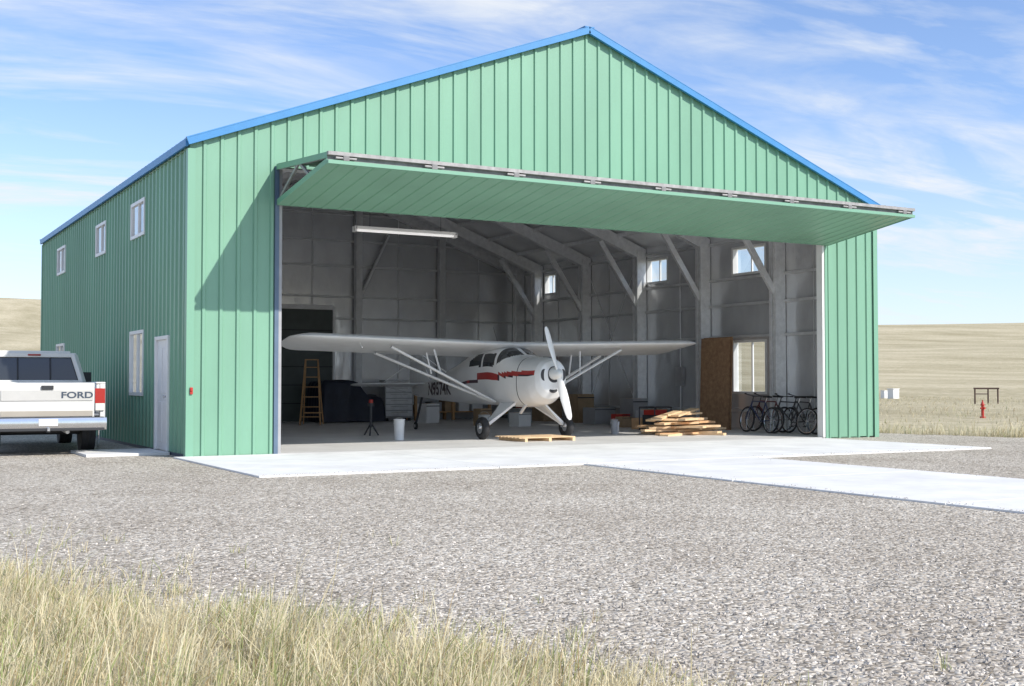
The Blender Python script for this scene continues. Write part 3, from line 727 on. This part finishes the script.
for k in range(7): board(8.2,2.05+k*.16-.4,.10,1.45,.12,.02,rad(2),WOOD)
for k in range(3): board(7.6+k*.6,2.05,.03,1.1,.07,.07,rad(92),WOOD)
b.done('pallet_boards',e,smooth=False)
e=empty('plywood_stack',(0,0,0)); b=MB()
for k,(dx,dy) in enumerate(((0,0),(.03,.05),(.06,-.03),(.09,.02))):
    x0_=15.50+dx; x1_=15.58+dx; y0_=4.40+dy; y1_=5.62+dy; z1_=2.50+.01*k
    b.add([(x0_,y0_,.03),(x0_,y1_,.03),(x1_,y1_,z1_),(x1_,y0_,z1_),(x0_+.02,y0_,.03),(x0_+.02,y1_,.03),(x1_+.02,y1_,z1_),(x1_+.02,y0_,z1_)],[(0,1,2,3),(7,6,5,4),(0,3,7,4),(1,5,6,2),(2,6,7,3),(0,4,5,1)],OSB)
b.done('sheets',e,smooth=False)
def bucket(x,y,r,h,m,name='bucket'):
    e=empty(name,(x,y,.03)); b=MB(); b.cyl((0,0,0),(0,0,h),r*.88,m,r1=r,n=28); b.torus((0,0,h-.01),(0,0,1),r,.012,m,n=28,k=6); b.torus((0,0,h*.8),(0,0,1),r*.98,.008,m,n=28,k=6)
    b.torus((0,0,h*.8),(0.3,1,0),r*1.02,.005,ALU,n=28,k=5); b.done('bucket_body',e,angle=50)
bucket(5.62,3.7,.12,.46,WHITE); bucket(11.4,3.75,.09,.36,GREYP); bucket(11.6,4.0,.1,.3,WHITE); bucket(10.3,8.5,.16,.38,WHITE); bucket(14.4,5.6,.15,.36,RED)
e=empty('floor_jack_stand',(5.9,6.0,.03)); b=MB()
for k in range(3):
    a=k*2.1; b.cyl((.2*math.cos(a),.2*math.sin(a),0),(0,0,.3),.02,DARK,n=8)
b.cyl((0,0,.2),(0,0,.75),.03,DARK); b.cyl((0,0,.7),(0,0,.78),.08,DARK); b.cyl((0,0,.78),(0,0,.86),.05,RED)
b.done('jack_body',e)
def bike(name,x,y,rz,m,lean=.12):
    e=empty(name,(x,y,.03),rz); e.rotation_euler=(0,lean,rz); b=MB(); R=.33
    for yy in(-.52,.52):
        b.torus((0,yy,R),(1,0,0),R-.02,.024,BLACK,n=40,k=8); b.torus((0,yy,R),(1,0,0),R-.045,.01,ALU,n=40,k=6); b.cyl((-.04,yy,R),(.04,yy,R),.02,ALU,n=10)
        for i in range(16):
            a=i*math.pi/8; b.cyl((0,yy,R),(0,yy+(R-.04)*math.cos(a),R+(R-.04)*math.sin(a)),.0025,ALU,n=4)
    BB=(0,-.08,.29);ST=(0,-.22,.78);HT=(0,.36,.80);HB=(0,.40,.68)
    for p,q,r in((BB,ST,.016),(ST,HT,.016),(BB,HB,.019),(HT,HB,.02)): b.cyl(p,q,r,m,n=10)
    for s in(-1,1):
        b.cyl((s*.03,-.52,R),(s*.015,-.08,.29),.01,m,n=8); b.cyl((s*.03,-.52,R),(s*.01,-.21,.76),.009,m,n=8); b.cyl((s*.04,.52,R),(s*.02,.41,.68),.012,m,n=8)
        b.cyl((s*.03,.34,.93),(s*.29,.30,.96),.012,DARK,n=8); b.cyl((s*.29,.30,.96),(s*.31,.22,.96),.016,BLACK,n=8)
        b.cyl((s*.03,-.08,.29),(s*.06,-.08+s*.12,.29-s*.1),.008,ALU,n=6); b.box((min(s*.06,s*.14),-.13+s*.12,.28-s*.1),(max(s*.06,s*.14),-.04+s*.12,.30-s*.1),DARK)
    b.cyl(HT,(0,.33,.93),.013,DARK,n=8); b.cyl((-.03,.34,.93),(.03,.34,.93),.016,DARK,n=8); b.cyl(ST,(0,-.26,.90),.012,ALU,n=8)
    b.prism([(-.07,-.38),(.07,-.38),(.03,-.14),(.012,-.08),(-.012,-.08),(-.03,-.14)],.895,.94,BLACK,ax='z')
    b.torus((.035,-.08,.29),(1,0,0),.085,.008,DARK,n=24,k=5)
    b.done('bike_frame',e,angle=50)
bike('bicycle',15.25,1.75,rad(8),DARK); bike('bicycle',15.1,2.75,rad(-6),CHB); bike('bicycle',15.65,3.0,rad(4),mat('bike_red',(.12,.02,.02),.35))
bike('bicycle',15.6,1.7,rad(-5),DARK)

# ------------------------------------------------------------ far props right
def at(px,d): return cw((px-512)/FPX*d,d)
x,y=at(982,44); e=empty('fire_hydrant',(x,y,0)); b=MB()
b.cyl((0,0,0),(0,0,.06),.10,RED); b.cyl((0,0,.05),(0,0,.46),.05,RED); b.cyl((0,0,.46),(0,0,.5),.08,RED); b.cyl((0,0,.5),(0,0,.6),.06,RED,r1=.03); b.cyl((0,0,.6),(0,0,.66),.02,RED)
b.cyl((-.10,0,.36),(.10,0,.36),.03,RED); b.cyl((0,-.10,.36),(0,0,.36),.04,RED); b.done('hydrant_body',e,angle=40)
x,y=at(986,72); e=empty('pipe_rail_frame',(x,y,0),rad(-30)); b=MB(); RUST=mat('rusty_pipe',(.07,.04,.03),.8,0,.3,5)
for xx in(-.68,0.1,.68): b.cyl((xx,0,0),(xx,0,.98 if xx!=.1 else .9),.045,RUST)
b.cyl((-.75,0,.93),(.75,0,.93),.05,RUST); b.cyl((-.72,0,.6),(.1,0,.6),.03,RUST); b.done('pipe_frame',e)
x,y=at(893,95); e=empty('utility_box',(x,y,0)); b=MB(); b.box((-.32,-.3,0),(.32,.3,.75),WHITE); b.box((-.36,-.34,.75),(.36,.34,.80),WHITE); b.box((-.27,-.31,.1),(.27,-.3,.68),WHITE); b.done('box_cabinet',e,bevel=.02)
x,y=at(884,97); e=empty('utility_box',(x,y,0)); b=MB(); b.box((-.2,-.2,0),(.2,.2,.6),WHITE); b.box((-.23,-.23,.6),(.23,.23,.64),WHITE); b.box((-.16,-.21,.1),(.16,-.2,.5),WHITE); b.done('box_cabinet',e,bevel=.02)

# ------------------------------------------------------------ grass
def grass_mat():
    m=bpy.data.materials.new('dry_grass_blades'); m.use_nodes=True; nt=m.node_tree; N=nt.nodes; L=nt.links; b=N['Principled BSDF']
    a=N.new('ShaderNodeAttribute'); a.attribute_name='Col'; L.new(a.outputs['Color'],b.inputs['Base Color']); b.inputs['Roughness'].default_value=.7; b.inputs['Specular IOR Level'].default_value=.25
    t=N.new('ShaderNodeBsdfTranslucent'); L.new(a.outputs['Color'],t.inputs[0]); x=N.new('ShaderNodeMixShader'); x.inputs[0].default_value=.3
    o=N['Material Output']; L.new(b.outputs[0],x.inputs[1]); L.new(t.outputs[0],x.inputs[2]); L.new(x.outputs[0],o.inputs[0]); return m
GM=grass_mat()
def grass(name,px,py,h,wd,greenf,lean=.35,gain=1.0):
    n=len(px); ang=rng.uniform(0,2*np.pi,n); la=rng.uniform(0,2*np.pi,n); ln=np.abs(rng.normal(0,lean,n))
    wind=np.array([.16,.05]); lv=np.stack([np.cos(la)*ln+wind[0],np.sin(la)*ln+wind[1]],1)*h[:,None]
    wx,wy=np.cos(ang)*wd/2,np.sin(ang)*wd/2
    P=np.zeros((n,7,3)); 
    for k,(t,ws) in enumerate(((0,1),(.4,.85),(.75,.6))):
        cx=px+lv[:,0]*t**1.7; cy=py+lv[:,1]*t**1.7; cz=h*t*(1-.18*ln*t)
        P[:,2*k]=np.stack([cx-wx*ws,cy-wy*ws,cz],1); P[:,2*k+1]=np.stack([cx+wx*ws,cy+wy*ws,cz],1)
    P[:,6]=np.stack([px+lv[:,0],py+lv[:,1],h*np.maximum(.2,1-.35*ln)],1)
    base=(np.arange(n)*7)[:,None]
    q=np.concatenate([base+np.array([[0,1,3,2]]),base+np.array([[2,3,5,4]])],1).reshape(-1,4); t3=base+np.array([[4,5,6]])
    me=bpy.data.meshes.new(name); nv=n*7; me.vertices.add(nv); me.vertices.foreach_set('co',P.reshape(-1))
    loops=np.concatenate([q.reshape(-1),t3.reshape(-1)]).astype(np.int32); me.loops.add(len(loops)); me.loops.foreach_set('vertex_index',loops)
    nq=len(q); nt_=len(t3); me.polygons.add(nq+nt_)
    ls=np.concatenate([np.arange(nq)*4,nq*4+np.arange(nt_)*3]).astype(np.int32); me.polygons.foreach_set('loop_start',ls)
    me.update(calc_edges=True); me.validate()
    straw=np.array([.68,.58,.35]); pale=np.array([.82,.76,.56]); grn=np.array([.34,.38,.16]); brn=np.array([.44,.33,.18])
    r=rng.uniform(0,1,n)[:,None]; c=straw*(1-r)+pale*r; k=rng.uniform(0,1,n)
    c=np.where((k<greenf)[:,None],grn*(.8+.5*r),c); c=np.where((k>.92)[:,None],brn,c)*gain
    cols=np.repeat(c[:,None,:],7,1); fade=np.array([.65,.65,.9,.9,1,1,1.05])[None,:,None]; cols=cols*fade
    ca=me.color_attributes.new('Col','FLOAT_COLOR','POINT'); ca.data.foreach_set('color',np.concatenate([cols,np.ones((n,7,1))],2).reshape(-1))
    me.materials.append(GM); o=bpy.data.objects.new(name,me); COL.objects.link(o); return o
def bound(l): return np.interp(l,[-7,-4.5,-3.4,-2.6,-1.3,-.3,.1,.45,1.0,3],[9.6,9.0,8.3,7.5,6.7,6.25,5.8,5.35,4.6,3.5])
ncl=2100; L_=rng.uniform(-7,2.2,ncl); D_=rng.uniform(2.6,9.6,ncl); bb=bound(L_)
keep=(D_<bb+rng.normal(0,.30,ncl)); L_=L_[keep]; D_=D_[keep]; bb=bb[keep]
pl=[];pd=[];hh=[];gf=[]
for l,d,bq in zip(L_,D_,bb):
    k=int(rng.integers(18,60)); sg=rng.uniform(.04,.17); pl.append(rng.normal(l,sg,k)); pd.append(rng.normal(d,sg,k))
    edge=np.clip((bq-d)/.7,.4,1); cs=rng.uniform(.30,.95)*(1.7 if rng.uniform()<.12 else 1)
    hh.append(np.abs(rng.normal(.27,.08,k))*edge*cs+.03)
    g0=.32*(.5+.5*math.sin(l*1.7+1)*math.cos(d*2.1))+rng.uniform(-.15,.18)+(.5 if rng.uniform()<.10 else 0); gf.append(np.full(k,g0))
pl=np.concatenate(pl);pd=np.concatenate(pd);hh=np.concatenate(hh);gf=np.concatenate(gf)
X=CX+pd*Fv[0]+pl*Rv[0]; Y=CY+pd*Fv[1]+pl*Rv[1]
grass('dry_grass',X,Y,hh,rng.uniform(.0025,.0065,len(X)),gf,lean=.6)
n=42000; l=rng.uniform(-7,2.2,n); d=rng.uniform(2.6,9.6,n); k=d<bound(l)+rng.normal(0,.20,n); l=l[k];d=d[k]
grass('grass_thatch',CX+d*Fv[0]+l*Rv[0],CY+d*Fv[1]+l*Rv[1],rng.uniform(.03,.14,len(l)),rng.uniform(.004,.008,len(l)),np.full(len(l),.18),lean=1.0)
bd=[(l,float(bound(l))+random.uniform(-.30,.0)) for l in np.linspace(-8,2.5,90)]+[(2.5,1.0),(-8,1.0)]
me=bpy.data.meshes.new('grass_soil'); me.from_pydata([cw(l,d)+(.010,) for l,d in bd],[],[list(range(len(bd)))]); me.materials.append(mat('straw_soil',(.34,.29,.19),.95,0,.4,9,.5,30,color2=(.56,.49,.33)))
COL.objects.link(bpy.data.objects.new('grass_soil',me))
n=30000; x=rng.uniform(17.2,75,n); y=rng.uniform(-20,60,n)
def edge(xx): return np.interp(xx,[17.2,17.9,19,24,34,60,75],[12,2,-1.9,-4.0,-7.8,-16.8,-20])
k=(y>edge(x)+rng.normal(0,.3,n))&(np.sin(x*.9+np.sin(y*.6)*2)+np.cos(y*.8+x*.3)+rng.normal(0,.9,n)>-.3); x=x[k];y=y[k]
grass('dry_grass',x,y,np.abs(rng.normal(.11,.06,len(x)))+.03,rng.uniform(.012,.028,len(x)),np.full(len(x),.05),lean=.8,gain=.92)
n=7000; x=rng.uniform(17.6,34,n); y=edge(x)+rng.exponential(.8,n)
grass('dry_grass',x,y,np.abs(rng.normal(.17,.10,n))+.03,rng.uniform(.008,.018,n),np.full(n,.04),lean=.6,gain=.95)
n=60; pl=[];pd=[]
for _ in range(n):
    l=rng.uniform(-5,2); d=bound(l)+rng.exponential(.7)+.1; k=int(rng.integers(4,16)); pl.append(rng.normal(l,.03,k)); pd.append(rng.normal(d,.03,k))
pl=np.concatenate(pl);pd=np.concatenate(pd)
grass('dry_weeds',CX+pd*Fv[0]+pl*Rv[0],CY+pd*Fv[1]+pl*Rv[1],rng.uniform(.03,.12,len(pl)),rng.uniform(.003,.006,len(pl)),np.full(len(pl),.3),lean=.7)

n=19000; d=4.6+rng.exponential(3.0,n); l=rng.uniform(-.5,.5,n)*d*1.05; k=(d<18)&(d>bound(l)-.3); d=d[k];l=l[k]; n=len(d)
X=CX+d*Fv[0]+l*Rv[0]; Y=CY+d*Fv[1]+l*Rv[1]; r=rng.uniform(.005,.015,n)
oc=np.array([[1,0,0],[0,1,0],[-1,0,0],[0,-1,0],[0,0,1]])
V=oc[None]*r[:,None,None]*rng.uniform(.6,1.4,(n,5,3)); th=rng.uniform(0,6.28,n); c_,s_=np.cos(th)[:,None],np.sin(th)[:,None]
VX=V[:,:,0]*c_-V[:,:,1]*s_+X[:,None]; VY=V[:,:,0]*s_+V[:,:,1]*c_+Y[:,None]; V=np.stack([VX,VY,V[:,:,2]*.8+.005],2)
ins=~((VX.mean(1)>4.9)&(VX.mean(1)<8.6)&(VY.mean(1)<-4.8)) & ~(VY.mean(1)>-5.0)
V=V[ins]
m_=900; sel=rng.integers(0,4,m_)
ex=np.where(sel==0,rng.uniform(-.3,5,m_),np.where(sel==1,5.0+rng.exponential(.05,m_),np.where(sel==2,8.5-rng.exponential(.05,m_),rng.uniform(8.5,14.5,m_))))
ey=np.where((sel==0)|(sel==3),-4.85+rng.exponential(.06,m_),rng.uniform(-14,-4.9,m_))
r=rng.uniform(.005,.011,m_); V2=oc[None]*r[:,None,None]*rng.uniform(.7,1.3,(m_,5,3)); V2[:,:,0]+=ex[:,None]; V2[:,:,1]+=ey[:,None]; V2[:,:,2]+=.03
V=np.concatenate([V,V2],0)
n=len(V); bs=(np.arange(n)*5)[:,None]; F=np.concatenate([bs+np.array([[i,(i+1)%4,4]]) for i in range(4)],0)
me=bpy.data.meshes.new('gravel_stones'); me.from_pydata(V.reshape(-1,3).tolist(),[],F.tolist())
cc=np.repeat(rng.choice([.22,.34,.44,.52,.7],n,p=[.15,.25,.3,.2,.1])[:,None],5,1); cols=np.stack([cc*1.05,cc*.96,cc*.85,np.ones_like(cc)],2)
ca=me.color_attributes.new('Col','FLOAT_COLOR','POINT'); ca.data.foreach_set('color',cols.reshape(-1))
pm=bpy.data.materials.new('stone'); pm.use_nodes=True; a=pm.node_tree.nodes.new('ShaderNodeAttribute'); a.attribute_name='Col'; pm.node_tree.links.new(a.outputs['Color'],pm.node_tree.nodes['Principled BSDF'].inputs['Base Color']); pm.node_tree.nodes['Principled BSDF'].inputs['Roughness'].default_value=.9
me.materials.append(pm); COL.objects.link(bpy.data.objects.new('gravel_stones',me))
